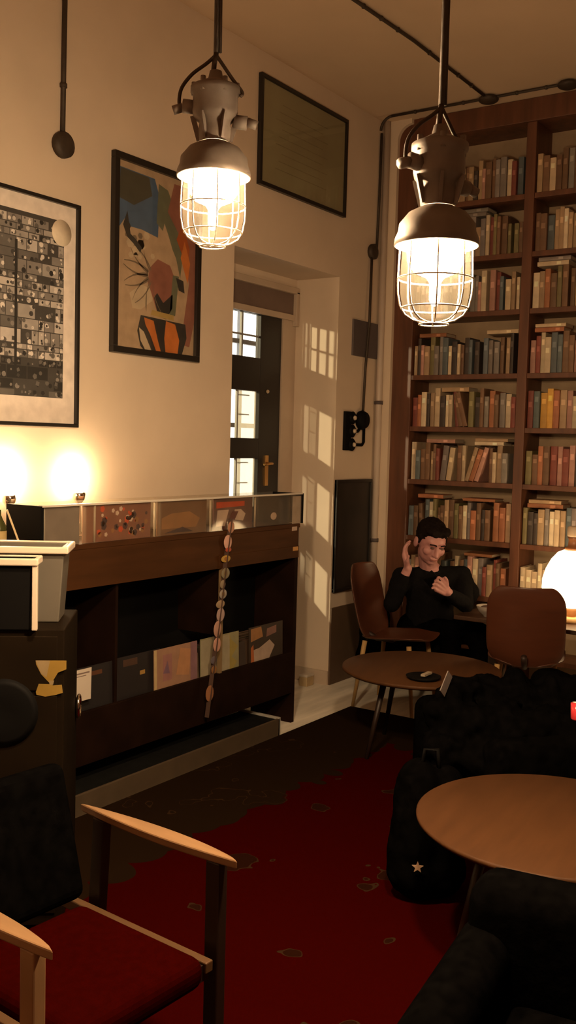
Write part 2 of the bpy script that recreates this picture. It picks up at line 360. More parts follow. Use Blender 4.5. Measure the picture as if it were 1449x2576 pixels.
# ------------------------------------------------------------------ conduits, boxes, wall fittings
t = thing('conduit_run', 'dark iron conduit dropping down the left wall into a round box', 'conduit', (3.005, WA, 2.80))
MB().tube([(.01, -.012, .88), (.004, -.012, .4), (0, -.012, .02)], .011).build('pipe', IRON, t)
MB().lathe([(.045, 0), (.055, .006), (.055, .03), (.03, .038)], 20, M=Matrix.Rotation(PI/2, 4, 'X')).build('junction_box', IRON, t)
for z in (.25, .62): MB().lathe([(.016, -.008), (.016, .008)], 12, (.003, -.012, z)).build('clip', IRON, t)
t = thing('conduit_run', 'dark conduit along the ceiling edge above the bookcase with two round boxes', 'conduit', (5.72, 2.47, ZC))
def knob(pts, r, nm, par, m=IRON):
    mb = MB(); mb.tube(pts, r)
    for i in range(len(pts)-1):
        a = Vector(pts[i]); b = Vector(pts[i+1]); n = int((b-a).length/.16)
        for k in range(1, n): mb.ell(a.lerp(b, k/n), (r*1.5,)*3, 8)
    return mb.build(nm, m, par)
knob([(0, .66, -.012), (0, 0, -.012), (0, -.9, -.012)], .009, 'pipe', t)
arc = [(0, .66+.08*math.sin(a), -.012-.08*(1-math.cos(a))) for a in [PI/2*k/6 for k in range(7)]]
MB().tube([(p[0], min(p[1], .774), p[2]) for p in arc], .009).build('elbow', IRON, t)
for yy in (0, -.49): MB().ell((0, yy, -.02), (.062, .062, .026)).build('junction_box', IRON, t)
t2 = thing('conduit_run', 'thin dark conduit crossing the ceiling diagonally to the round box', 'conduit', (5.66, 2.475, ZC))
knob([(0, 0, -.012), (-.93, 0, -.012), (-1.9, .05, -.012)], .009, 'pipe', t2)
t = thing('conduit_run', 'dark conduit coming down beside the pale pipe to the switches', 'conduit', (5.69, WA, 2.80))
MB().tube([(.105, -.012, .80), (.10, -.012, .4), (.085, -.012, .03)], .009).build('pipe', IRON, t)
MB().lathe([(.045, 0), (.05, .006), (.05, .03), (.03, .036)], 20, (0, 0, 0), M=Matrix.Translation((.03, 0, .02)) @ Matrix.Rotation(PI/2, 4, 'X')).build('junction_box', IRON, t)
MB().tube([(.01, -.02, -.02), (-.02, -.034, -.45), (-.03, -.02, -.75), (-.045, -.02, -1.06)], .009).build('lower_pipe', IRON, t)
o = MB().box(5.506, 5.825, WA-.014, WA, 2.128, 2.36).build('wall_plate', mat('grey brown plate', (.10, .08, .08), .6, var=.1), None, .003); tag(o, 'grey-brown rectangular plate on the wall behind the conduit', 'plate')
t = thing('switch_panel', 'bank of three round switches linked to a black round box', 'light switch', (5.49, WA, 1.64))
MB().box(-.06, .015, -.02, 0, -.125, .125).build('back_plate', BLACK, t, .003)
for k, z in enumerate((.085, -.0, -.088)):
    r_ = Matrix.Translation((.03, 0, z)) @ Matrix.Rotation(PI/2, 4, 'X')
    s_ = MB().lathe([(.038, 0), (.042, .02), (.028, .032)], 24, M=r_).build('switch', BLACK, t)
    MB().lathe([(.016, .03), (.013, .042), (.004, .046)], 16, M=r_).build('knob', cm((.55, .45, .34)), s_)
MB().lathe([(.058, 0), (.064, .02), (.05, .05)], 24, M=Matrix.Translation((.150, 0, .075)) @ Matrix.Rotation(PI/2, 4, 'X')).build('round_box', BLACK, t)
MB().tube([(.05, -.012, -.088), (.17, -.012, -.088), (.19, -.012, -.07), (.19, -.012, .04)], .010).tube([(.05, -.012, 0), (.11, -.012, 0), (.15, -.012, .03)], .010).tube([(.05, -.012, .085), (.12, -.012, .085)], .010).build('conduit', BLACK, t)
t = thing('water_pipe', 'pale painted pipe running down the corner beside the bookcase', 'pipe', (5.835, WA-.032, 0))
MB().tube([(0, 0, 0), (0, 0, ZC-.001)], .022, 12).build('pipe', PIPEM, t)
for z in (1.838, .91): MB().lathe([(.028, -.012), (.028, .012)], 16, (0, 0, z)).box(-.012, .012, 0, .03, z-.01, z+.01).build('clip', cm((.09, .07, .07)), t)
t = thing('chalkboard', 'tall black framed board on the wall left of the bookcase', 'board', (5.348, WA, .60))
MB().box(0, .455, -.012, -.002, 0, .725).build('panel', mat('dark slate', (.012, .010, .009), .5, c2=(.03, .022, .018), scale=5), t)
g = MB(); g.box(-.0, .455, -.022, 0, .705, .725).box(0, .455, -.022, 0, 0, .02).box(0, .02, -.022, 0, .02, .705).box(.435, .455, -.022, 0, .02, .705); g.build('frame', FRAMEB, t, .002)

# framed pictures
def frame(name, label, x0, x1, z0, z1, fw, depth=.025):
    t = thing(name, label, 'picture', (x0, WA, z0)); W = x1-x0; H = z1-z0
    MB().box(0, W, -depth, 0, H-fw, H).box(0, W, -depth, 0, 0, fw).box(0, fw, -depth, 0, fw, H-fw).box(W-fw, W, -depth, 0, fw, H-fw).build('frame', FRAMEB, t, .002)
    return t, W, H
def flat(mb, poly, y, mi): mb.add([(x, y, z) for x, z in poly], [tuple(range(len(poly)))], mi)
# left: black and white collage with round badge
t, W, H = frame('framed_poster', 'black and white collage poster with white margin and round badge', 2.20, 3.107, 1.595, 2.565, .016)
MB().box(.016, W-.016, -.008, 0, .016, H-.016).build('white_margin', cm((.72, .64, .58)), t)
gr = [cm((v, v*.92, v*.86), .7, 'grey print') for v in (.02, .05, .11, .20, .32, .46, .62)]
m = MB(); xs0, xs1, zs0, zs1 = .07, W-.085, .125, H-.085
z = zs0
m.box(xs0, xs1, -.0095, -.0085, zs0, zs1, 1)
while z < zs1-.02:
    hh = R_.uniform(.022, .06); x = xs0
    while x < xs1-.01:
        ww = min(R_.uniform(.03, .12), xs1-x); z2 = min(z+hh, zs1)
        lo = z < zs0+.13
        flat(m, [(x+.002, z+.002), (x+ww-.002, z+.002), (x+ww-.002, z2-.002), (x+.002, z2-.002)], -.0098, R_.choice([0, 0, 1, 1, 2] if lo else [1, 2, 3, 3, 4, 4, 5]))
        for q in range(4):
            cx, cz = R_.uniform(x+.008, x+ww-.008) if ww > .02 else x+ww/2, R_.uniform(z+.006, max(z+.008, z2-.006)); rr = R_.uniform(.004, .013); nn = R_.choice([4, 5, 7, 10]); a0 = R_.random()*6
            pl = [(min(max(cx+rr*math.cos(a0+2*PI*k/nn), x+.002), x+ww-.002), min(max(cz+rr*math.sin(a0+2*PI*k/nn), z+.002), z2-.002)) for k in range(nn)]
            flat(m, pl, -.0099-.0001*q, R_.choice([0, 1, 2, 3, 5, 6] if not lo else [0, 1, 2, 3]))
        x += ww
    z += hh
for xx in (W-.085-.40, W-.085-.27): flat(m, [(xx, zs0+.1), (xx+.014, zs0+.1), (xx+.014, zs1-.12), (xx, zs1-.12)], -.0106, 0)
for k in range(9): flat(m, [(xs0, zs1-.03), (xs0, zs1-.028), (xs0+.02, zs1-.03)], -.0106, 0)
m.build('print', gr, t)
MB().lathe([(.056, 0), (.056, .001)], 40, M=Matrix.Translation((W-.10, -.0105, H-.135)) @ Matrix.Rotation(PI/2, 4, 'X')).build('round_badge', cm((.66, .57, .45)), t)
# middle: colourful abstract poster
t, W, H = frame('framed_poster', 'tall poster in blue, beige and orange abstract shapes with black frame', 3.311, 3.937, 1.95, 2.86, .03, .03)
cols = [cm(c_, .6, 'poster ink') for c_ in ((.50, .36, .27), (.07, .13, .27), (.07, .07, .06), (.42, .10, .03), (.62, .19, .05), (.30, .12, .10), (.20, .15, .12), (.58, .46, .36), (.03, .03, .035), (.46, .32, .12), (.15, .16, .12))]
m = MB(); m.box(.03, W-.03, -.010, -.002, .03, H-.03, 0)
def U(pl, mi, k): flat(m, [(.03+u*(W-.06), .03+(v)*(H-.06)) for u, v in pl], -.0105-.0002*k, mi)
U([(0, .62), (.10, .70), (.17, .66), (.3, .66), (.5, .64), (.52, .86), (.45, .96), (0, .965)], 1, 1)
U([(.02, .80), (.2, .78), (.42, .86), (.38, .955), (.04, .96)], 2, 2)
U([(.48, .72), (.62, .66), (.74, .55), (.80, .44), (.84, .62), (.75, .78), (.62, .92), (.5, .94)], 10, 2)
U([(.62, .80), (.76, .70), (.86, .55), (.93, .40), (1, .42), (1, .97), (.70, .97)], 5, 3)
U([(.74, .66), (.82, .58), (.90, .46), (.92, .62), (.82, .76)], 3, 4); U([(.80, .56), (.90, .42), (.93, .54), (.85, .66)], 4, 5)
U([(.82, .06), (.94, .05), (1, .2), (1, .45), (.92, .42), (.86, .2)], 5, 4)
U([(.44, .56), (.55, .66), (.58, .73), (.64, .66), (.70, .58), (.72, .48), (.62, .44), (.5, .46)], 0, 6)
U([(.40, .46), (.5, .52), (.66, .50), (.74, .42), (.72, .30), (.62, .20), (.52, .20), (.46, .28), (.38, .38)], 5, 7)
U([(.46, .30), (.52, .20), (.62, .19), (.70, .26), (.70, .34), (.58, .28), (.50, .33)], 8, 8)
U([(.70, .45), (.78, .45), (.74, .22), (.66, .20)], 10, 8); U([(.74, .44), (.84, .43), (.86, .36), (.78, .37)], 8, 9)
U([(.30, .02), (.26, .10), (.30, .19), (.88, .18), (.90, .10), (.84, 0), (.34, 0)], 8, 5)
U([(.34, .18), (.46, .17), (.52, .06), (.56, .0), (.50, .0), (.42, .09), (.36, .14)], 4, 7); U([(.62, .18), (.74, .17), (.80, .08), (.78, 0), (.62, 0), (.60, .08)], 4, 7)
U([(.28, .12), (.34, .10), (.44, .0), (.36, .0), (.30, .05)], 7, 8)
U([(.20, .22), (.30, .22), (.44, .28), (.46, .34), (.30, .36), (.16, .30)], 7, 3); U([(.42, .20), (.72, .19), (.72, .22), (.44, .23)], 9, 9)
for k in range(11):     # dark waving strands
    a = 2.0+k*.27; x, y = .44, .42; pl = []; pr_ = []
    for s_ in range(6):
        x += .062*math.cos(a); y += .036*math.sin(a); a += .14*(-1 if k % 2 else 1); wv = .008*(1-s_/7)
        pl.append((max(x, .06), y+wv)); pr_.append((max(x, .06), y-wv))
    U(pl+pr_[::-1], 6, 10)
for k in range(14):
    x, y = R_.uniform(.08, .46), R_.uniform(.5, .66); r1 = R_.uniform(.02, .05)
    U([(x+r1*math.cos(q*1.05), y+r1*.6*math.sin(q*1.05)) for q in range(6)], R_.choice([6, 7, 8, 6]) if y > .58 else 7, 11)
U([(.07, .66), (.12, .74), (.16, .62), (.22, .60), (.30, .56), (.28, .53), (.20, .57), (.12, .60)], 8, 12)
m.build('print', cols, t)
MB().box(.03, W-.03, -.0215, -.0205, .03, H-.03).build('glass', PANE, t)
# right: large faded print under glass, high on the wall
t, W, H = frame('framed_print', 'large faded grey-green print in thin black frame, high above the door', 4.430, 5.352, 2.965, 3.56, .022)
MB().box(.022, W-.022, -.012, -.002, .022, H-.022).build('faded_sheet', mat('faded green paper', (.36, .33, .22), .7, c2=(.30, .26, .17), scale=4), t)
m = MB()
for k in range(9): z = .12+k*.045; m.box(.16+.03*(k % 3), W-.22-.05*(k % 2), -.0128, -.0122, z, z+.004)
m.build('faint_lines', cm((.25, .21, .13)), t)
MB().box(.022, W-.022, -.0185, -.0175, .022, H-.022).build('glass', PANE, t)

# ------------------------------------------------------------------ caged pendant lamps
def pendant(label, loc, bulbm, rz):
    t = thing('pendant_lamp', label, 'ceiling lamp', loc, rz, 'caged pendant lamps')
    top = ZC-loc[2]
    MB().tube([(0, 0, .36), (.0, 0, .9), (0, 0, top)], .0065).tube([(.009, 0, .36), (.008, 0, .5), (.008, 0, top)], .004).build('suspension_rod', IRON, t)
    MB().lathe([(.05, 0), (.05, -.012), (.02, -.035)], 20, (0, 0, top)).build('ceiling_rose', IRON, t)
    h = MB(); h.lathe([(.030, .150), (.036, .158), (.038, .185), (.036, .20), (.050, .212), (.053, .225), (.052, .262), (.058, .268), (.058, .280), (.040, .288), (.018, .300), (.014, .318)], 28)
    for k in range(6):
        a = k*PI/3; h.lathe([(.006, .262), (.006, .292)], 8, (.050*math.cos(a), .050*math.sin(a), 0))
        h.bar((.036*math.cos(a), .036*math.sin(a), .16), (.052*math.cos(a), .052*math.sin(a), .215), .006, .012)
    h.build('housing', CAST, t)
    for sx, z in ((-1, .235), (1, .205)):
        MB().tube([(sx*.045, 0, z), (sx*.075, 0, z-.003*sx)], .016, 10).tube([(sx*.075, 0, z), (sx*.098, 0, z-.008)], .011, 8).build('cable_gland', CAST, t)
    MB().lathe([(.034, .155), (.060, .142), (.078, .120), (.080, .104), (.086, .090), (.087, .077), (.083, .075), (.076, .082), (.070, .092), (.03, .110)], 40, close=False).build('skirt', CAST, t)
    MB().curve([(0, 0, .355), (-.022, 0, .335), (-.055, 0, .310), (-.078, 0, .280), (-.084, 0, .252), (-.080, 0, .235), (-.060, 0, .238)], .0042).curve([(0, 0, .355), (.018, 0, .33), (.040, 0, .30), (.062, 0, .272), (.058, 0, .262)], .0042).build('bail', IRON, t)
    MB().tube([(0, 0, .36), (-.004, .0, .335), (-.006, 0, .31)], .006).build('cable', IRON, t)
    gp = [(.069, .085), (.0705, .05), (.072, .01), (.071, -.02), (.066, -.045), (.055, -.063), (.038, -.074), (.018, -.0785), (.001, -.079)]
    MB().lathe(gp, 40, close=False).build('glass_globe', GLOBE, t)
    cg = MB(); w_ = [(r+.0045, z) for r, z in gp]
    for k in range(8):
        a = k*PI/4+.2; cg.tube([(r*math.cos(a), r*math.sin(a), z) for r, z in w_], .0019, 6)
    for r, z in ((.0765, .01), (.068, -.050), (.030, -.083)): cg.tube([(r*math.cos(q), r*math.sin(q), z) for q in [2*PI*k/32 for k in range(32)]], .0019, 6, closed=True)
    cg.build('wire_cage', WIRE, t)
    MB().lathe([(.016, .096), (.034, .092), (.054, .082), (.060, .066), (.058, .044), (.044, .024), (.018, .012), (.0115, .002), (.0110, -.032), (.007, -.042), (.002, -.045)], 24).build('bulb', bulbm, t)
    MB().lathe([(.017, .12), (.017, .094)], 16).build('socket', BLACK, t)
    return t
FA = YAW-PI/2
pendant('grey caged pendant lamp hanging before the pictures, its bulb lit', (1.834, 1.472, 2.089), BULBM1, FA)
pendant('grey caged pendant lamp hanging before the bookcase, its bulb lit', (1.860, .905, 1.885), BULBM2, FA+.5)

# ------------------------------------------------------------------ record rack along the left wall
RY = 2.96; RX0, RX1 = 2.30, 4.497
rk = thing('record_rack', 'long brown wooden record rack along the left wall, black inside', 'shelf', (0, RY, 0))
D_ = WA-RY-.018
MB().box(RX1-.03, RX1, 0, D_, 0, 1.112).build('right_side', RACKD, rk, .002)
MB().box(RX0, RX0+.03, 0, D_, 0, 1.112).build('left_side', RACKD, rk, .002)
MB().box(RX0+.03, RX1-.03, D_-.012, D_, .18, 1.09).build('back_panel', BLACK, rk)
MB().box(RX0, RX1+.004, -.006, D_, 1.090, 1.112).build('top_board', RACK, rk, .002)
MB().box(RX0+.03, RX1-.012, -.004, .014, .925, 1.090).box(3.78, RX1-.006, -.008, -.004, .925, .99).build('fascia', RACK, rk, .002)
MB().box(RX0+.03, RX1-.03, .02, D_-.012, .17, .19).build('bin_floor', RACKD, rk)
MB().box(RX0+.03, RX1-.03, 0, .018, .17, .40).build('bin_front', RACKD, rk, .002)
for x, z in ((2.45, .19), (3.10, .19), (3.81, .59)): MB().box(x-.008, x+.008, .02, D_-.012, z, .925).build('divider', RACKD, rk)
MB().box(3.806, 3.824, -.006, .012, .40, .925).build('pale_edge_strip', cm((.20, .13, .06)), rk)
# acrylic display tray on top
tr = thing('display_case', 'long clear acrylic tray of small record sleeves on top of the rack', 'display case', (0, RY, 1.112))
MB().box(2.652, RX1+.03, 0, .004, 0, .165).build('front_panel', ACRY, tr)
MB().box(2.652, RX1+.03, .2, .204, 0, .165).build('rear_panel', ACRY, tr)
MB().box(2.652, RX1+.03, -.004, .018, .160, .168).build('front_rim', mat('cloudy acrylic edge', (.60, .54, .47), .25), tr)
MB().box(2.644, 2.660, -.003, .2, 0, .165).build('black_end', BLACK, tr)
MB().box(RX1-.055, RX1+.022, .006, .010, 0, .150).build('pale_end_card', cm((.42, .34, .30)), tr)
MB().box(RX1+.026, RX1+.034, -.004, .2, 0, .165).build('dark_end', BLACK, tr)
SLV = [(2.672, 2.865, (.22, .19, .17), 'plain grey card'), (2.885, 2.95, (.25, .12, .08), 'narrow brown'), (2.955, 3.30, (.22, .09, .06), 'purple-brown patterned'), (3.345, 3.70, (.15, .07, .03), 'brown with an arched band'), (3.755, 4.075, (.10, .035, .03), 'red and white lettered'), (4.115, 4.42, (.035, .025, .022), 'near black with pale spot')]
for i, (a, b, c_, nm) in enumerate(SLV):
    m = MB(); m.box(a, b, .012, .017, .001, .158); 
    if i == 2:
        for k in range(46):
            x = R_.uniform(a+.02, b-.02); z = R_.uniform(.02, .14); r = R_.uniform(.006, .018); m.prism([(x+r*math.cos(q), z+r*math.sin(q)) for q in (0, 1.2, 2.5, 3.8, 5)], -.0118+.0002, -.0121, R_.choice([1, 2, 3, 4]), M=Matrix.Rotation(PI/2, 4, 'X'))
    if i == 3: m.prism([(a+.03, .03), (b-.08, .03), (b-.05, .07), ((a+b)/2+.05, .105), ((a+b)/2-.08, .10), (a+.03, .08)], -.0118, -.0115, 1, M=Matrix.Rotation(PI/2, 4, 'X')); m.prism([(a+.05, .01), (b-.1, .01), ((a+b)/2, .035)], -.0118, -.0112, 4, M=Matrix.Rotation(PI/2, 4, 'X'))
    if i == 4:
        RM = Matrix.Rotation(PI/2, 4, 'X')
        m.prism([(a+.02, .11), (b-.07, .115), (b-.07, .14), (a+.02, .14)], -.0118, -.0113, 2, M=RM)
        m.prism([(a+.02, .02), (a+.09, .02), (a+.12, .10), (a+.03, .10)], -.0118, -.0112, 3, M=RM).prism([(a+.16, .05), (b-.08, .04), (b-.06, .075), (b-.10, .10), (a+.17, .10)], -.0118, -.0111, 3, M=RM)
        m.prism([(a+.11, .03), (a+.15, .02), (a+.20, .09), (a+.15, .09)], -.0112, -.0108, 5, M=RM)
    if i == 5: m.ell(((a+b)/2, .0115, .05), (.028, .001, .020), mi=3)
    o = m.build('record_sleeve', [cm(c_, .4), cm((.30, .15, .06)), cm((.55, .08, .03)), cm((.62, .48, .40)), cm((.05, .03, .04)), cm((.12, .04, .04))])
    o.location = (0, RY, 1.1125); tag(o, nm+' small record sleeve in the acrylic tray' + (' at the left end' if i == 0 else ''), 'record sleeve')
for x in (2.95, 3.325, 3.728, 4.095):
    o = MB().tube([(x, RY+.010, 1.114), (x, RY+.010, 1.270)], .005, 8).build('divider_rod', mat('glossy clear rod', (.5, .42, .32), .12), tr); o.matrix_parent_inverse = Matrix.Translation((0, -RY, -1.112))
# small globe lights on the rack
def globe(label, x, y, z, r, hh):
    t = thing('globe_light', label, 'lamp', (x, y, z), 0, 'small glowing lamps on the rack')
    MB().lathe([(.034, 0), (.036, .006), (.012, .02), (.009, .14), (.026, .165), (.030, .19), (.020, .20)], 24).build('base', CHROME, t)
    MB().ell((0, 0, .195+hh), (r, r, hh), 24).build('glowing_globe', CANDM, t); return t
globe('small glowing globe lamp on the rack right of the collage poster', 3.09, RY+.250, 1.113, .046, .060)
globe('glowing globe lamp on the rack under the collage poster, at the left edge', 2.70, RY+.250, 1.113, .054, .066)
# white and black things at the far left end, behind the grey bin
t = thing('bottle', 'dark green bottle with gilt label standing on the rack at far left', 'bottle', (2.52, RY+.10, 1.112))
MB().lathe([(.030, 0), (.033, .01), (.033, .085), (.018, .115), (.012, .13), (.012, .15), (.014, .152)], 20).build('body', mat('green bottle glass', (.05, .05, .015), .15), t)
MB().lathe([(.0335, .025), (.0335, .07)], 20, close=False).build('paper_label', cm((.45, .33, .14)), t)
o = MB().bar((2.60, RY+.06, 1.113), (2.555, RY+.09, 1.262), .012, .007).build('wooden_stick', cm((.60, .46, .26))); tag(o, 'pale wooden stick leaning on the rack beside the bottle', 'stick')
o = MB().box(0, .07, 0, .03, 0, .12).build('card_box', cm((.36, .28, .22)), None, .003); o.location = (2.43, RY+.18, 1.1125); tag(o, 'small pale card box on the rack behind the bottle', 'box')

# records in the lower bin
def record(x, y, z, tilt, c_, label, group=None, art=None, name='record_sleeve', W=.31):
    m = MB(); m.box(0, W, 0, .004, 0, .31)
    mats = [cm(c_, .5, 'sleeve card')]
    if art:
        RM = Matrix.Rotation(PI/2, 4, 'X')
        for q, (pl, cc) in enumerate(art): m.prism([(u*W, v*.31) for u, v in pl], .0001*q, .0004+.0002*q, q+1, M=RM); mats.append(cm(cc, .5))
    o = m.build(name, mats); o.location = (x, y, z); o.rotation_euler = (tilt, 0, 0); tag(o, label, 'record', group); return o
STK = [(2.475, (.03, .02, .02)), (2.80-.02, (.03, .02, .02)), (3.115, (.09, .05, .04)), (3.44, (.06, .04, .03)), (3.835, (.03, .02, .015)), (4.14, (.05, .03, .02))]
for j, (x, c_) in enumerate(STK):
    for k in range(11):
        dark = R_.uniform(.6, 2.4); v = tuple(min(.4, q*dark) for q in c_)
        if j in (2, 3) and k % 3 == 0: v = (.20, .13, .09)
        record(x+R_.uniform(-.006, .006), RY+.062+k*.0165, .1905, -.10, tuple(round(q, 2) for q in v), 'record sleeve standing in the lower bin of the rack, only its top edge showing', 'records filed in the lower bin')
BOX = lambda a, b, c, d: [(a, b), (c, b), (c, d), (a, d)]
FR = [(2.475, (.012, .010, .010), 'black sleeve at the far left of the lower bin', None),
      (2.78, (.015, .013, .014), 'black sleeve with a faint orange mark left of the pink one', [(BOX(.3, .86, .8, .92), (.10, .04, .02))]),
      (3.113, (.014, .011, .012), 'plain black sleeve directly left of the pink patterned one', [(BOX(.2, .85, .5, .95), (.06, .03, .02)), (BOX(.55, .68, .66, .74), (.35, .2, .05))]),
      (3.362, (.30, .17, .11), 'pink and cream patterned record sleeve facing out in the lower bin', [(BOX(0, 0, .06, 1), (.46, .34, .18)), (BOX(.2, .5, .4, .9), (.28, .13, .12)), ([(.5, .55), (.8, .5), (.85, .9), (.6, .95)], (.40, .20, .10)), ([(.2, .62), (.35, .6), (.3, .8)], (.16, .09, .14)), (BOX(.84, 0, 1, 1), (.22, .12, .14))]),
      (3.70, (.24, .22, .12), 'pale green record sleeve with ragged yellow border in the lower bin', [(BOX(.0, .3, .75, .98), (.30, .26, .18)), ([(.75, .3), (.95, .5), (.8, .6), (.97, .75), (.78, .9), (.75, .98)], (.28, .22, .06))]),
      (4.10, (.03, .018, .012), 'dark record sleeve with white and orange figure at the right end', [([(.05, .75), (.4, .8), (.35, .98), (.05, .97)], (.30, .14, .05)), ([(.1, .35), (.5, .3), (.75, .6), (.6, .72), (.3, .62), (.08, .6)], (.36, .27, .22)), ([(.05, .3), (.15, .3), (.12, .7), (.05, .65)], (.35, .10, .03)), ([(.5, .78), (.8, .82), (.8, .95), (.52, .92)], (.20, .10, .08))])]
for x, c_, lb, art in FR:
    record(x, RY+(.040 if x == 3.113 else .024), .271, -.03, c_, lb, art=art)
o = MB().box(0, .11, -.002, 0, 0, .135).box(.012, .098, -.0026, -.002, .115, .121, 1).box(.012, .08, -.0026, -.002, .105, .108, 1).build('paper_notice', [PAPER, cm((.2, .14, .12))])
o.location = (2.818, RY-.001, .452); o.rotation_euler = (.02, 0, 0); tag(o, 'white paper notice taped at the left of the lower bin', 'sign')
# leaning strap covered in stickers
sp = thing('sticker_strap', 'narrow dark strap covered with round stickers hanging down the rack front', 'strap', (3.862, RY-.012, 1.10))
A0 = Vector((0, 0, .07)); A1 = Vector((-.195, -.03, -.885))
MB().bar(A0, A1, .022, .004).build('strap', cm((.06, .03, .02)), sp)
SK = [(.045, .020, .030, (.45, .22, .14)), (.12, .024, .036, (.62, .36, .29)), (.16, .018, .012, (.40, .07, .03)), (.205, .028, .018, (.46, .28, .05)), (.28, .025, .028, (.20, .17, .11)), (.335, .016, .022, (.26, .20, .13)), (.385, .022, .024, (.28, .25, .22)), (.435, .026, .020, (.34, .24, .15)), (.49, .024, .034, (.40, .28, .26)), (.56, .022, .040, (.46, .26, .20)), (.64, .022, .036, (.52, .28, .22)), (.715, .018, .02, (.12, .10, .12)), (.765, .016, .02, (.26, .12, .04)), (.88, .023, .040, (.30, .13, .06))]
for k, (u, a, b, c_) in enumerate(SK):
    p = A0.lerp(A1, u)+Vector((.006*(-1)**k, -.0045, 0)); s_ = MB().ell(p, (a*1.35, .0018, b), 18).build('sticker', cm(c_, .5), sp)
    if k in (3, 4, 6): MB().ell(p+Vector((0, -.001, 0)), (a*.6, .0016, b*.6), 14).build('sticker_centre', cm((.16, .10, .03) if k != 3 else (.30, .12, .02), .5), s_)
for k, (x, z, c_, lb) in enumerate(((4.42, 1.075, (.42, .30, .24), 'small pale label near the right end of the rack fascia'), (4.43, .965, (.50, .24, .05), 'small orange label low at the right end of the rack fascia'))):
    o = MB().box(0, .05, -.0012, 0, 0, .022).build('price_label', cm(c_, .5)); o.location = (x, RY-.0085 if k else RY-.005, z); tag(o, lb, 'label')
# low platform
pf = thing('low_platform', 'low dark platform with tan edge under the record rack', 'platform', (0, 2.875, 0))
MB().box(2.34, 4.225, .012, .26, .03, .088).build('mat_top', mat('charcoal rubber', (.007, .007, .007), .8, spec=.1, var=.3, scale=20), pf)
MB().box(2.34, 4.235, 0, .014, .0, .092).build('tan_edge', mat('tan strip', (.075, .05, .028), .7, var=.15), pf, .002)
MB().box(4.222, 4.242, 0, .27, .0, .098).build('pale_metal_end', mat('pale metal trim', (.55, .52, .47), .3, metal=.3), pf, .002)

# ------------------------------------------------------------------ rug
RGX, RGY = 4.963, 2.866
rm = bpy.data.materials.new('oriental rug pile'); rm.use_nodes = True; nt = rm.node_tree; N = nt.nodes; Lk = nt.links; b = N['Principled BSDF']
b.inputs['Roughness'].default_value = .95; b.inputs['Specular IOR Level'].default_value = .0
tc = N.new('ShaderNodeTexCoord'); sx = N.new('ShaderNodeSeparateXYZ'); Lk.new(tc.outputs['Object'], sx.inputs[0])
def mth(op, a, b_=None, cl=False):
    n = N.new('ShaderNodeMath'); n.operation = op; n.use_clamp = cl
    for i, q in enumerate((a, b_)):
        if q is None: continue
        if isinstance(q, (int, float)): n.inputs[i].default_value = q
        else: Lk.new(q, n.inputs[i])
    return n.outputs[0]
edge = mth('MINIMUM', mth('SUBTRACT', 2.6, mth('ABSOLUTE', sx.outputs[0])), mth('SUBTRACT', 1.75, mth('ABSOLUTE', sx.outputs[1])))
nz = N.new('ShaderNodeTexNoise'); nz.inputs['Scale'].default_value = 3.2; nz.inputs['Detail'].default_value = 3; Lk.new(tc.outputs['Object'], nz.inputs[0])
vo = N.new('ShaderNodeTexVoronoi'); vo.inputs['Scale'].default_value = 9; Lk.new(tc.outputs['Object'], vo.inputs[0])
e2 = mth('ADD', edge, mth('MULTIPLY', mth('SUBTRACT', vo.outputs[0], .35), .16))
infield = mth('GREATER_THAN', e2, .56)
blot = mth('GREATER_THAN', mth('ADD', nz.outputs[0], mth('MULTIPLY', vo.outputs[0], -.12)), .56)
field = mth('MULTIPLY', infield, mth('SUBTRACT', 1, mth('MULTIPLY', blot, .72)))
mx = N.new('ShaderNodeMixRGB'); mx.inputs[1].default_value = (.015, .008, .004, 1); mx.inputs[2].default_value = (.031, .001, .0005, 1); Lk.new(field, mx.inputs[0])
ln = mth('LESS_THAN', mth('ABSOLUTE', mth('SUBTRACT', mth('ADD', nz.outputs[0], mth('MULTIPLY', vo.outputs[0], -.12)), .555)), .004)
mx2 = N.new('ShaderNodeMixRGB'); mx2.inputs[2].default_value = (.035, .018, .009, 1); Lk.new(mx.outputs[0], mx2.inputs[1]); Lk.new(ln, mx2.inputs[0])
Lk.new(mx2.outputs[0], b.inputs['Base Color'])
o = MB().box(-2.6, 2.6, -1.75, 1.75, 0, .008).build('oriental_rug', rm, None, .003); o.location = (RGX-2.6, RGY-1.75, .0005); tag(o, 'dark red oriental rug with wide black-brown border on the pale floor', 'rug')

# ------------------------------------------------------------------ round low tables
def round_table(label, loc, r, H, rz, legm):
    t = thing('round_table', label, 'table', loc, rz)
    MB().lathe([(r-.012, H-.022), (r, H-.012), (r, H-.004), (r-.006, H)], 72).build('table_top', TABLEW, t)
    MB().box(-r*.62, r*.62, -.03, .03, H-.045, H-.0225).box(-.03, .03, -r*.62, r*.62, H-.0455, H-.0225).build('cross_rail', LEGW, t)
    for k in range(4):
        a = PI/4+k*PI/2; ca, sa = math.cos(a), math.sin(a); p0 = Vector((ca*r*.55, sa*r*.55, H-.045)); p1 = Vector((ca*r*.78, sa*r*.78, .0))
        MB().tube([p0, p1], .016, 12, r2=.010).build('leg', legm, t)
    return t
round_table('low round wooden table in front of the plywood chairs', (4.44, 2.16, .0085), .40, .43, .3, LEGW)
round_table('nearest low round wooden table at the right edge of the photo', (2.86, .93, .0085), .415, .43, .1, LEGW)
o = thing('ashtray_tray', 'small dark tray with a pale tip on the far low table', 'tray', (4.22, 2.04, .4395))
MB().lathe([(.055, 0), (.075, .006), (.085, .016), (.080, .016), (.068, .008), (.001, .006)], 28, close=False).build('dish', BLACK, o)
MB().box(-.01, .07, -.012, .01, .014, .024).build('folded_napkin', cm((.40, .33, .24)), o)

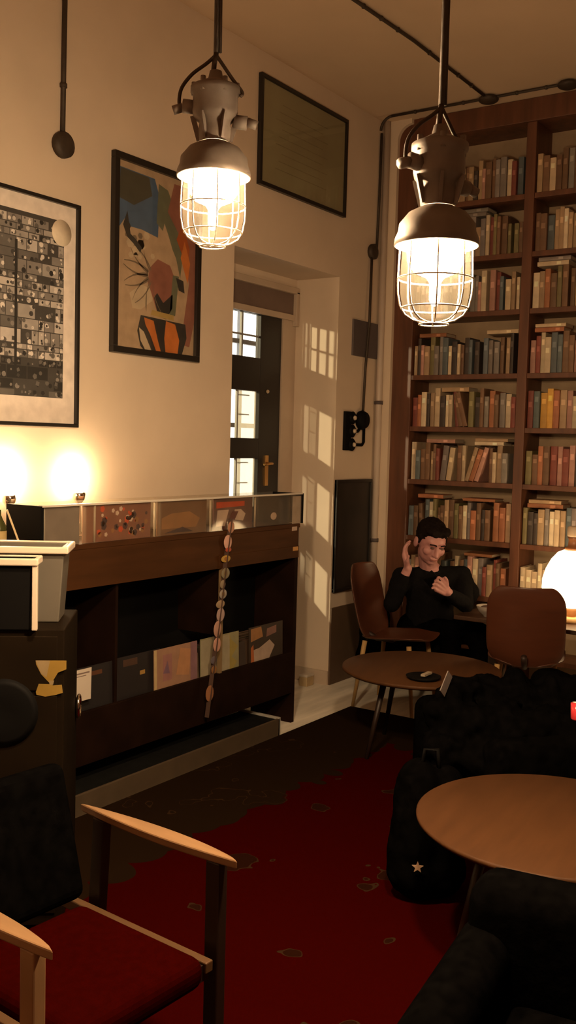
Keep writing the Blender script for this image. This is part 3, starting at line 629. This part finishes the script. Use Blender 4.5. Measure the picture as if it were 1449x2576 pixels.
# ------------------------------------------------------------------ plywood shell chairs (face local +X)
def shell_chair(label, loc, rz, sh, edge_=None):
    t = thing('plywood_chair', label, 'chair', loc, rz)
    def surf(rows, name, m, th=.012):
        # rows: list of (list of points across)
        n = len(rows[0]); vs = []; fs = []
        for r in rows: vs += [tuple(p) for p in r]
        nr = len(rows)
        for i in range(nr-1):
            for k in range(n-1): fs.append((i*n+k, i*n+k+1, (i+1)*n+k+1, (i+1)*n+k))
        mb = MB(); mb.add(vs, fs, 0, True); o = mb.build(name, m, t)
        s_ = o.modifiers.new('s', 'SOLIDIFY'); s_.thickness = th; s_.offset = 0; s2 = o.modifiers.new('ss', 'SUBSURF'); s2.levels = 1; s2.render_levels = 2
        return o
    rows = []
    for i in range(9):          # seat
        u = i/8; x = -.17+.40*u; wd = .205*(1-.35*abs(2*u-1)**5); z0 = .415+.03*math.cos(u*PI)*(-.4)-.02*max(0, u-.75)*4*(u-.75)
        rows.append([(x, wd*s_, z0+.028*abs(s_)**2.2) for s_ in [-1+2*k/8 for k in range(9)]])
    surf(rows, 'seat', [sh])
    rows = []
    for i in range(9):          # backrest
        u = i/8; z = .40+.44*u; xx = -.17-.115*u**.8; wd = .205*(1-.30*abs(2*u-1)**6)
        rows.append([(xx+.055*abs(s_)**2, wd*s_, z) for s_ in [-1+2*k/8 for k in range(9)]])
    bo = surf(rows, 'backrest', [sh, edge_ or sh]); bo.modifiers[0].material_offset = 1; bo.modifiers[0].material_offset_rim = 0
    MB().tube([(-.02, 0, .395), (-.13, 0, .395), (-.205, 0, .43), (-.235, 0, .47)], .016, 10).build('spine', LEGW, t)
    for x, y in ((.14, .14), (.14, -.14), (-.14, .14), (-.14, -.14)):
        MB().tube([(x, y, .40), (x*1.35, y*1.30, 0)], .015, 10, r2=.010).build('leg', LEGP, t)
    return t
def yawof(px, extra=0): return YAW-math.atan((px-724.5)/FPX)+extra
shell_chair('ochre-backed plywood chair seen from the side, left of the sitting man', (5.16, 2.68, 0), -1.50, SHELL, SHELLO)
shell_chair('brown plywood chair seen from behind, in front of the glowing table lamp', (*dep(1326, 1600, 5.30).xy, .0085), .30, SHELL)

# cafe table by the bookcase with lamp
t = thing('cafe_table', 'dark low cafe table carrying the glowing lamp', 'table', (5.40, 2.02, 0))
MB().box(-.17, .20, -.62, .33, .555, .58).build('table_top', mat('dark table wood', (.055, .025, .012), .5, var=.2), t, .004)
for x in (-.13, .16):
    for y in (-.58, .10): MB().bar((x, y, 0), (x, y, .555), .035, .035).build('leg', LEGW, t)
L = dep(1437, 1540, 5.55)
t = thing('table_lamp', 'glowing milk-glass table lamp with wooden neck at right edge', 'lamp', (L.x, L.y, .581))
K = 5.55/FPX
MB().lathe([(.055, 0), (.058, .008), (.058, .028), (.045, .034)], 32).build('base', mat('pale wood base', (.60, .38, .18), .4), t)
MB().lathe([(.028, .034), (.03, .06), (.05, .085)], 24).build('stem', mat('warm wood neck', (.40, .18, .07), .4), t)
MB().lathe([(.045, .085), (.11, .10), (.150, .14), (.168, .19), (.167, .24), (.150, .30), (.122, .355), (.088, .395), (.055, .41)], 48, close=False).build('glass_shade', SHADEM, t)
MB().lathe([(.052, .41), (.050, .425), (.036, .43), (.032, .47), (.040, .485)], 32).build('neck', mat('brown lamp neck', (.30, .12, .05), .4), t)
MB().lathe([(.038, .485), (.042, .495), (.042, .535), (.034, .545)], 32).build('cap', mat('pale lamp cap', (.62, .48, .34), .4), t)
t = thing('bowl', 'pale grey bowl on the dark cafe table beside the man', 'bowl', (5.32, 2.17, .581))
MB().lathe([(.03, 0), (.032, .006), (.06, .03), (.075, .062), (.071, .062), (.055, .034), (.001, .012)], 32, close=False).build('bowl_body', cm((.30, .26, .23)), t)
MB().ell((0, 0, .045), (.055, .055, .02)).build('contents', cm((.10, .06, .05)), t)
o = MB().box(-.07, .07, -.05, .05, 0, .012).box(-.066, .066, -.046, .046, .012, .014, 1).build('booklet', [cm((.25, .10, .06)), cm((.32, .16, .12))]); o.location = (5.27, 2.05, .5812); o.rotation_euler = (0, 0, .4); tag(o, 'reddish booklet on the cafe table in front of the bowl', 'booklet')

# ------------------------------------------------------------------ the man
def P(x, y, D): return dep(x, y, D)
man = thing('person', 'person in a black jumper sitting, hand at cheek, looking at a phone', 'person', (P(1080, 1600, 6.0).x, P(1080, 1600, 6.0).y, 0))
inv = Matrix.Translation(-man.location)
hc = P(1084, 1364, 5.93)
# head basis: faces the viewer, turned a little right and bowed
vf = Vector((-fwd.x, -fwd.y, 0)).normalized(); hr = Vector((rg.x, rg.y, 0)).normalized()
face = (vf*.93+hr*.26+Vector((0, 0, -.38))).normalized(); hx = face.cross(Vector((0, 0, 1))).normalized()*-1; hz = hx.cross(face)*-1
if hz.z < 0: hz = -hz
hx = hz.cross(face).normalized()                   # x: image-left/right side, y: -face
tilt = Matrix.Rotation(-.10, 3, face)
HB = Matrix.Translation(hc) @ (tilt @ Matrix((( -hx.x, -face.x, hz.x), (-hx.y, -face.y, hz.y), (-hx.z, -face.z, hz.z)))).to_4x4()
HS = 1.15
def hp(x, y, z): return HB @ Vector((x*HS, y*HS, z*HS))        # y negative = towards the face
def hell(mb, c_, r): mb.ell(hp(*c_), tuple(v*HS for v in r), 18, M=HB.to_3x3().to_4x4())
b_ = MB()
hell(b_, (0, .012, .025), (.074, .092, .088)); hell(b_, (0, -.018, -.035), (.060, .070, .072)); hell(b_, (0, -.052, -.082), (.028, .026, .022))
hell(b_, (0, -.050, .028), (.055, .034, .040)); hell(b_, (-.036, -.058, -.022), (.026, .022, .024)); hell(b_, (.036, -.058, -.022), (.026, .022, .024))
for k in range(5): hell(b_, (0, -.082-.005*k, .012-.011*k), (.0085+.0012*k, .011, .011))
hell(b_, (.011, -.092, -.034), (.009, .009, .007)); hell(b_, (-.011, -.092, -.034), (.009, .009, .007))
hell(b_, (0, -.083, -.055), (.024, .010, .006)); hell(b_, (0, -.081, -.066), (.020, .011, .007))
for s_ in (-1, 1): hell(b_, (s_*.078, .012, -.008), (.011, .022, .032)); hell(b_, (s_*.028, -.078, .024), (.022, .010, .007))
neckb = P(1080, 1440, 6.06); b_.cap(hp(0, .02, -.06), neckb, .054, .060)
# trunk and limbs under the clothes
SHr = P(1012, 1452, 6.05); SHl = P(1160, 1452, 6.05); chest = P(1083, 1490, 6.06); pel = P(1080, 1585, 6.12)
ELr = P(985, 1520, 5.83); WRr = P(1026, 1430, 5.80); ELl = P(1172, 1522, 5.84); WRl = P(1124, 1488, 5.68)
b_.cap(neckb, chest, .08, .12).cap(chest, pel, .11, .12).cap(SHr, SHl, .05, .05).cap(SHr, ELr, .042, .034).cap(SHl, ELl, .042, .034)
b_.cap(ELr, WRr, .034, .026).cap(ELl, WRl, .034, .026)
def hand(mb, wr, palm_dir, side, nrm, curl, s=1.0):
    """palm from wrist along palm_dir, thumb on +side, fingers curling to nrm"""
    pd = Vector(palm_dir).normalized(); nr = Vector(nrm).normalized(); sd = (Vector(side)-Vector(side).dot(pd)*pd).normalized()
    wr = Vector(wr); pc = wr+pd*.045*s
    for q in (-.5, -.17, .17, .5): mb.cap(wr+sd*q*.035*s, wr+pd*.085*s+sd*q*.066*s, .013*s, .0125*s, 8)
    for i, (q, ln_) in enumerate(((.033, .070), (.011, .080), (-.011, .074), (-.032, .058))):
        p0 = wr+pd*.088*s+sd*q*s; d1 = (pd*math.cos(curl*.5)+nr*math.sin(curl*.5)).normalized(); p1 = p0+d1*ln_*.48*s
        d2 = (pd*math.cos(curl*1.2)+nr*math.sin(curl*1.2)).normalized(); p2 = p1+d2*ln_*.30*s; d3 = (pd*math.cos(curl*1.8)+nr*math.sin(curl*1.8)).normalized(); p3 = p2+d3*ln_*.24*s
        mb.cap(p0, p1, .0088*s, .0082*s, 8).cap(p1, p2, .0082*s, .0076*s, 8).cap(p2, p3, .0076*s, .0066*s, 8)
    t0 = wr+pd*.025*s+sd*.026*s; t1 = t0+(pd*.6+sd*.7+nr*.35).normalized()*.038*s; t2 = t1+(pd*.85+sd*.3+nr*.5).normalized()*.032*s
    mb.cap(t0, t1, .013*s, .0100*s, 8).cap(t1, t2, .0100*s, .0078*s, 8)
upv = Vector((0, 0, 1))
hand(b_, WRr, upv*.95-hr*.22, vf*.6-hr*.2, (hr*.9-vf*.1), .55, 1.05)
phone_c = P(1094, 1462, 5.60)
hand(b_, WRl, (phone_c-WRl), upv+vf*.2, (-hr*.3+vf*.9), 1.0, 1.05)
KNr = P(1135, 1588, 5.86); KNl = P(1205, 1592, 5.98); FTr = Vector((KNr.x+.02, KNr.y, .09)); FTl = Vector((KNl.x+.02, KNl.y, .09))
b_.cap(pel-hr*.09, KNr, .075, .055).cap(pel+hr*.09, KNl, .075, .055).cap(KNr, FTr, .052, .036).cap(KNl, FTl, .052, .036)
for F_ in (FTr, FTl): b_.cap(F_+Vector((.02, 0, -.045)), F_+vf*.13+Vector((0, 0, -.055)), .036, .030)
body = b_.build('body', SKIN, man); body.data.transform(inv); remesh(body, .0048, 2)
# eyes, brows, mouth
for s_ in (-1, 1):
    e = MB(); e.ell(hp(s_*.028, -.0835, .006), (.0125*HS, .006*HS, .0052*HS), 12, M=HB.to_3x3().to_4x4()); e_ = e.build('eye', cm((.10, .06, .05)), man); e_.data.transform(inv)
    e = MB(); e.tube([hp(s_*.012, -.093, .024), hp(s_*.028, -.094, .029), hp(s_*.046, -.082, .024)], .0036); e_ = e.build('eyebrow', HAIR, man); e_.data.transform(inv)
e = MB(); e.tube([hp(-.022, -.088, -.060), hp(0, -.0955, -.0605), hp(.022, -.088, -.060)], .0024); e_ = e.build('lips', cm((.30, .10, .08)), man); e_.data.transform(inv)
hm = MB(); hell(hm, (0, .022, .045), (.080, .094, .082)); hell(hm, (-.03, -.050, .088), (.036, .034, .022)); hell(hm, (.030, -.045, .086), (.040, .036, .024)); hell(hm, (.012, -.066, .074), (.026, .018, .014))
for s_ in (-1, 1): hell(hm, (s_*.074, .004, .022), (.009, .030, .034))
ho = hm.build('hair', HAIR, man); ho.data.transform(inv); remesh(ho, .005, 2, (.006, 40))
# black jumper
j = MB(); j.cap(neckb-Vector((0, 0, .01)), chest, .085, .150).cap(chest, pel, .145, .150).cap(SHr, SHl, .066, .066).cap(SHr, chest, .07, .13).cap(SHl, chest, .07, .13)
j.cap(SHr, ELr, .064, .050).cap(SHl, ELl, .064, .050).cap(ELr, ELr.lerp(WRr, .74), .050, .036).cap(ELl, ELl.lerp(WRl, .85), .050, .036).cap(SHl, P(1172, 1490, 6.1), .06, .08)
j.cap(neckb+Vector((0, 0, .018)), neckb, .062, .07)
jo = j.build('jumper', SWEAT, man); jo.data.transform(inv); remesh(jo, .010, 3, (.008, 9))
j = MB(); j.cap(pel, pel-hr*.09, .145, .12).cap(pel-hr*.09, KNr, .095, .068).cap(pel+hr*.09, KNl, .095, .068).cap(KNr, FTr+Vector((0, 0, .05)), .066, .052).cap(KNl, FTl+Vector((0, 0, .05)), .066, .052)
jo = j.build('trousers', BLACKCLOTH, man); jo.data.transform(inv); remesh(jo, .012, 3)
j = MB()
for F_ in (FTr, FTl): j.cap(F_+Vector((.02, 0, -.035)), F_+vf*.14+Vector((0, 0, -.045)), .048, .044)
jo = j.build('shoes', BLACK, man); jo.data.transform(inv); remesh(jo, .008, 2)
ph = MB().box(-.036, .036, -.004, .004, -.072, .072).box(-.033, .033, -.0046, -.004, -.066, .066, 1).build('phone', [BLACK, mat('phone screen', (.25, .16, .16), .2)], None, .003)
ph.location = P(1086, 1458, 5.59); ph.rotation_euler = (math.radians(-50), math.radians(35), YAW+PI/2-.2); tag(ph, 'dark phone held in the left hand of the sitting person', 'phone')
# bench under the man
t = thing('bench', 'dark low bench under the bookcase on which the person sits', 'bench', (5.62, 2.60, 0))
MB().box(-.06, .22, -.18, .40, .20, .262).build('seat_pad', BLACKCLOTH, t, .02)
MB().box(-.04, .20, -.16, .38, .04, .20).build('base', BLACK, t)
for x in (-.02, .18):
    for y in (-.14, .36): MB().box(x-.02, x+.02, y-.02, y+.02, 0, .04).build('foot', BLACK, t)
t = thing('black_bag', 'black bag standing against the wall under the chalkboard', 'bag', (5.60, 3.10, 0))
m = MB(); m.cap((-.02, 0, .10), (.02, 0, .46), .09, .08).cap((.10, -.02, .08), (.12, -.01, .40), .08, .07); o = m.build('bag_body', BLACKCLOTH, t); remesh(o, .012, 3, (.02, 6))
MB().tube([(-.02, -.01, .52), (.0, -.01, .60), (.06, -.01, .62), (.10, -.01, .5)], .008).build('handle', BLACK, t)
o = MB().box(-.04, .04, -.03, .03, 0, .06).box(-.042, .042, -.032, .032, .06, .075, 1).build('small_box', [cm((.45, .33, .18)), cm((.55, .48, .40))], None, .003); o.location = (5.24, 3.36, .0005); tag(o, 'small pale box on the floor beside the doorway', 'box')

# ------------------------------------------------------------------ dark cabinet and bins at the left
c0 = dep(163, 1560, 3.0); CA = math.radians(40)
t = thing('dark_cabinet', 'dark brown cabinet filling the left foreground, a yellow sticker on its side', 'cabinet', (c0.x, c0.y, .009), CA)
CH = .955
# local x depth, local y width to the left
MB().box(0, .36, 0, .80, .02, CH).build('carcass', DARKCAB, t, .004)
MB().box(-.006, 0, .02, .78, .06, .75).build('front_door', DARKCAB, t, .003)
MB().box(-.006, 0, .02, .78, .765, CH-.02).build('drawer', DARKCAB, t, .003)
MB().lathe([(.10, 0), (.105, .006), (.085, .012), (.03, .004)], 32, M=Matrix.Translation((-.006, .18, .70)) @ Matrix.Rotation(-PI/2, 4, 'Y')).build('round_vent', BLACK, t)
MB().box(.02, .34, .02, .78, 0, .02).build('plinth', BLACK, t)
yst = [cm((.26, .16, .03), .5), cm((.26, .19, .10), .5), cm((.03, .02, .01), .5)]
MS = Matrix.Translation((-.0065, .092, 0)) @ Matrix.Rotation(-PI/2, 4, 'Z') @ Matrix.Rotation(PI/2, 4, 'X')
m = MB(); SX = lambda pl: [(x*.165, z-.012) for x, z in pl]
m.prism(SX([(-.0+.04, .872), (.60, .872), (.60, .845), (.45, .835), (.36, .81), (.28, .805), (.14, .83), (.05, .86)]), 0, .0008, 0, M=MS)
m.prism(SX([(.28, .81), (.38, .81), (.36, .797), (.30, .797)]), 0, .0009, 1, M=MS)
m.prism(SX([(.05, .775), (.10, .80), (.30, .799), (.36, .795), (.52, .797), (.54, .772), (.40, .765), (.22, .76), (.06, .766)]), 0, .0008, 0, M=MS)
m.prism(SX([(.04, .872), (.30, .872), (.24, .82), (.14, .832)]), .0008, .0012, 1, M=MS)
m.build('yellow_sticker', yst, t)
ring = MB(); ring.tube([(.345+.012*0, -.012-.0*math.sin(q), .625+.036*math.sin(q)) if False else (.335+.030*math.cos(q), -.010, .625+.036*math.sin(q)) for q in [2*PI*k/24 for k in range(24)]], .0065, 8, closed=True).lathe([(.026, 0), (.024, .008), (.012, .012)], 20, M=Matrix.Translation((.335, -.002, .625)) @ Matrix.Rotation(PI/2, 4, 'X'))
ring.build('chrome_ring', CHROME, t)
def bin_(name, label, px, py, D, wd, dpth, hgt, m_, rimm, cat, front=None):
    q = dep(px, py, D); t = thing(name, label, cat, (q.x, q.y, CH+.010), CA)
    k = .88; a = .008
    def wall(pa, pb, pc, pd, nm): pass
    b2 = MB(); tp = [(0, 0), (dpth, 0), (dpth, wd), (0, wd)]; cx_, cy_ = dpth/2, wd/2
    bt = [((x-cx_)*k+cx_, (y-cy_)*.94+cy_) for x, y in tp]
    it = [((x-cx_)*.90+cx_, (y-cy_)*.95+cy_) for x, y in tp]; ib = [((x-cx_)*.90+cx_, (y-cy_)*.95+cy_) for x, y in bt]
    vs = [(*p, 0) for p in bt]+[(*p, hgt) for p in tp]+[(*p, hgt) for p in it]+[(*p, .012) for p in ib]
    fs = [(3, 2, 1, 0)]+[(i, (i+1) % 4, 4+(i+1) % 4, 4+i) for i in range(4)]+[(4+i, 4+(i+1) % 4, 8+(i+1) % 4, 8+i) for i in range(4)]+[(8+i, 8+(i+1) % 4, 12+(i+1) % 4, 12+i) for i in range(4)]+[(12, 13, 14, 15)]
    b2.add(vs, fs); b2.build('body', m_, t, .004)
    e = .014; r = MB(); r.box(-e, 0, -e, wd+e, hgt-.018, hgt+.004).box(dpth, dpth+e, -e, wd+e, hgt-.018, hgt+.004).box(0, dpth, -e, 0, hgt-.018, hgt+.004).box(0, dpth, wd, wd+e, hgt-.018, hgt+.004)
    r.build('rim', rimm, t, .004)
    return t
GB = mat('grey cloudy plastic', (.12, .105, .085), .35, var=.08); RIM = mat('off white plastic rim', (.62, .52, .42), .35)
bin_('plastic_bin', 'grey plastic bin with thick off-white rim on the dark cabinet', 160, 1548, 3.10, .55, .17, .238, GB, RIM, 'bin')
t = bin_('black_crate', 'black crate with beige rim and post in front of the grey bin', 84, 1556, 2.97, .45, .075, .215, BLACK, RIM, 'crate')
MB().box(-.008, .012, -.012, .004, .0, .2).build('beige_post', RIM, t, .002)

# ------------------------------------------------------------------ red armchair (faces -Y)
t = thing('armchair', 'low armchair with pale wooden armrests and dark red seat, bottom left', 'armchair', (1.58, 1.651, .0085), -.065)
def arm(x, nm):
    n = 24; out = []
    for i in range(n+1):
        u = i/n; y = .295-.57*u; out.append((x+.032*math.sin(PI*min(1, u*1.0)**1.25)**.62 if 0 < u < 1 else x, y))
    inn = [(x-.020*math.sin(PI*u/n)**.9 if 0 < u < n else x, (.295-.57*u/n)) for u in range(n+1)]
    m = MB(); m.prism(out+inn[::-1][1:-1], .520, .542); o = m.build('armrest', ARMW, t, .004); return o
arm(.275, 'r'); arm(-.275, 'l')
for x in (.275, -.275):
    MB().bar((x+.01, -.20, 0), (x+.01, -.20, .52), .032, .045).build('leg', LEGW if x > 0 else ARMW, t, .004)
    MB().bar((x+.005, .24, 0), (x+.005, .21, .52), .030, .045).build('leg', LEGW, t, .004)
    MB().box(x-.06 if x > 0 else x+.035, x-.035 if x > 0 else x+.06, -.235, .30, .27, .298).build('side_rail', mat('shaded rail wood', (.10, .05, .02), .5), t, .003)  # shade painted in: wood colour darkened for the dim light on the rail
for y in (-.225, .20): MB().box(-.235, .235, y, y+.025, .25, .29).build('cross_rail', LEGW, t)
s_ = MB().box(-.205, .205, -.25, .20, .245, .325).build('seat_cushion', REDC, t); bv = s_.modifiers.new('b', 'BEVEL'); bv.width = .035; bv.segments = 5
s_ = MB().box(-.22, .22, 0, .07, 0, .36, M=Matrix.Translation((0, .19, .33)) @ Matrix.Rotation(-.28, 4, 'X')).build('back_cushion', BLACKCLOTH, t); bv = s_.modifiers.new('b', 'BEVEL'); bv.width = .03; bv.segments = 4

# ------------------------------------------------------------------ black furniture on the right
def black_chair(label, loc, rz, H=.60):
    t = thing('black_armchair', label, 'armchair', loc, rz)
    for nm, bx in (('seat', (-.28, .30, -.27, .27, .12, .36)), ('backrest', (-.40, -.24, -.36, .36, .12, H)), ('arm', (-.36, .30, .25, .38, .12, H-.10)), ('arm', (-.36, .30, -.38, -.25, .12, H-.10))):
        o = MB().box(*bx).build(nm, BLACKCLOTH, t); b = o.modifiers.new('b', 'BEVEL'); b.width = .06; b.segments = 5
        for p in o.data.polygons: p.use_smooth = True
    for x, y in ((.24, .30), (.24, -.30), (-.32, .30), (-.32, -.30)): MB().tube([(x, y, .14), (x, y, 0)], .018, 10, r2=.012).build('leg', BLACK, t)
    return t
black_chair('black upholstered armchair behind the nearest round table, under a coat', (3.76, 1.40, .0085), yawof(1290)+PI/2+.5, .58)
q = dep(1400, 2450, 1.85)
black_chair('black upholstered armchair in the bottom right corner', (q.x-.02, q.y-.12, .0085), yawof(1400)+PI-.2, .60)
m = MB()
for x, y, D, r in ((1130, 1740, 3.8, .055), (1175, 1735, 3.85, .075), (1240, 1745, 3.9, .085), (1310, 1735, 3.9, .08), (1390, 1750, 3.9, .10), (1470, 1740, 3.9, .10), (1115, 1800, 3.75, .075), (1180, 1830, 3.75, .11), (1260, 1830, 3.75, .12), (1350, 1840, 3.75, .12), (1440, 1840, 3.75, .12), (1120, 1880, 3.7, .09), (1200, 1910, 3.7, .11), (1300, 1900, 3.72, .11), (1400, 1910, 3.75, .11)):
    m.ell(dep(x, y, D), (r, r, r*.8))
o = m.build('black_coat', BLACKCLOTH); remesh(o, .014, 3, (.035, 11)); tag(o, 'black fluffy coat heaped over the armchair behind the nearest table', 'coat')
m = MB(); p0 = dep(1118, 1755, 3.72)
m.bar(dep(1132, 1695, 3.74), dep(1112, 1745, 3.70), .004, .045).build('scarf_tip', cm((.16, .13, .12))); o = bpy.data.objects['scarf_tip']; o.name = 'scarf'; tag(o, 'grey scarf end hanging at the left of the black coat', 'scarf')
t = thing('red_glass', 'red glass glowing at the right edge beyond the black coat', 'glass', tuple(dep(1452, 1790, 3.55)))
MB().lathe([(.018, -.03), (.022, -.025), (.024, .03)], 20).build('glass_body', mat('red glass', (.7, .05, .06), .2), t)
# black rucksack with a star at the left of the table
g0 = dep(1022, 2000, 3.35); t = thing('rucksack', 'black rucksack with a small pale star standing left of the nearest table', 'bag', (g0.x, g0.y, .0085), yawof(1030)-PI/2)
m = MB(); m.cap((.03, 0, .10), (.04, .02, .40), .092, .075).cap((.12, .04, .10), (.12, .06, .38), .092, .075).cap((.03, -.01, .09), (.13, .02, .09), .09, .09)
o = m.build('bag_body', BLACKCLOTH, t); remesh(o, .012, 4, (.012, 7))
MB().tube([(.05, .02, .44), (.06, .02, .51), (.10, .03, .51), (.11, .04, .43)], .008).build('handle', BLACK, t)
stp = [(.020*(1 if k % 2 == 0 else .42)*math.sin(k*PI/5), .020*(1 if k % 2 == 0 else .42)*math.cos(k*PI/5)) for k in range(10)]
MB().prism(stp, 0, .003, M=Matrix.Translation((.045, -.104, .150)) @ Matrix.Rotation(PI/2, 4, 'X')).build('star_badge', cm((.62, .42, .28)), t)
# pale crumpled napkin on floor
o = MB().ell((0, 0, 0), (.035, .02, .02)).build('paper_scrap', cm((.35, .30, .22))); o.location = dep(1088, 1798, 3.95); o.location.z = .02; tag(o, 'small crumpled paper scrap on the rug by the black coat', 'paper')
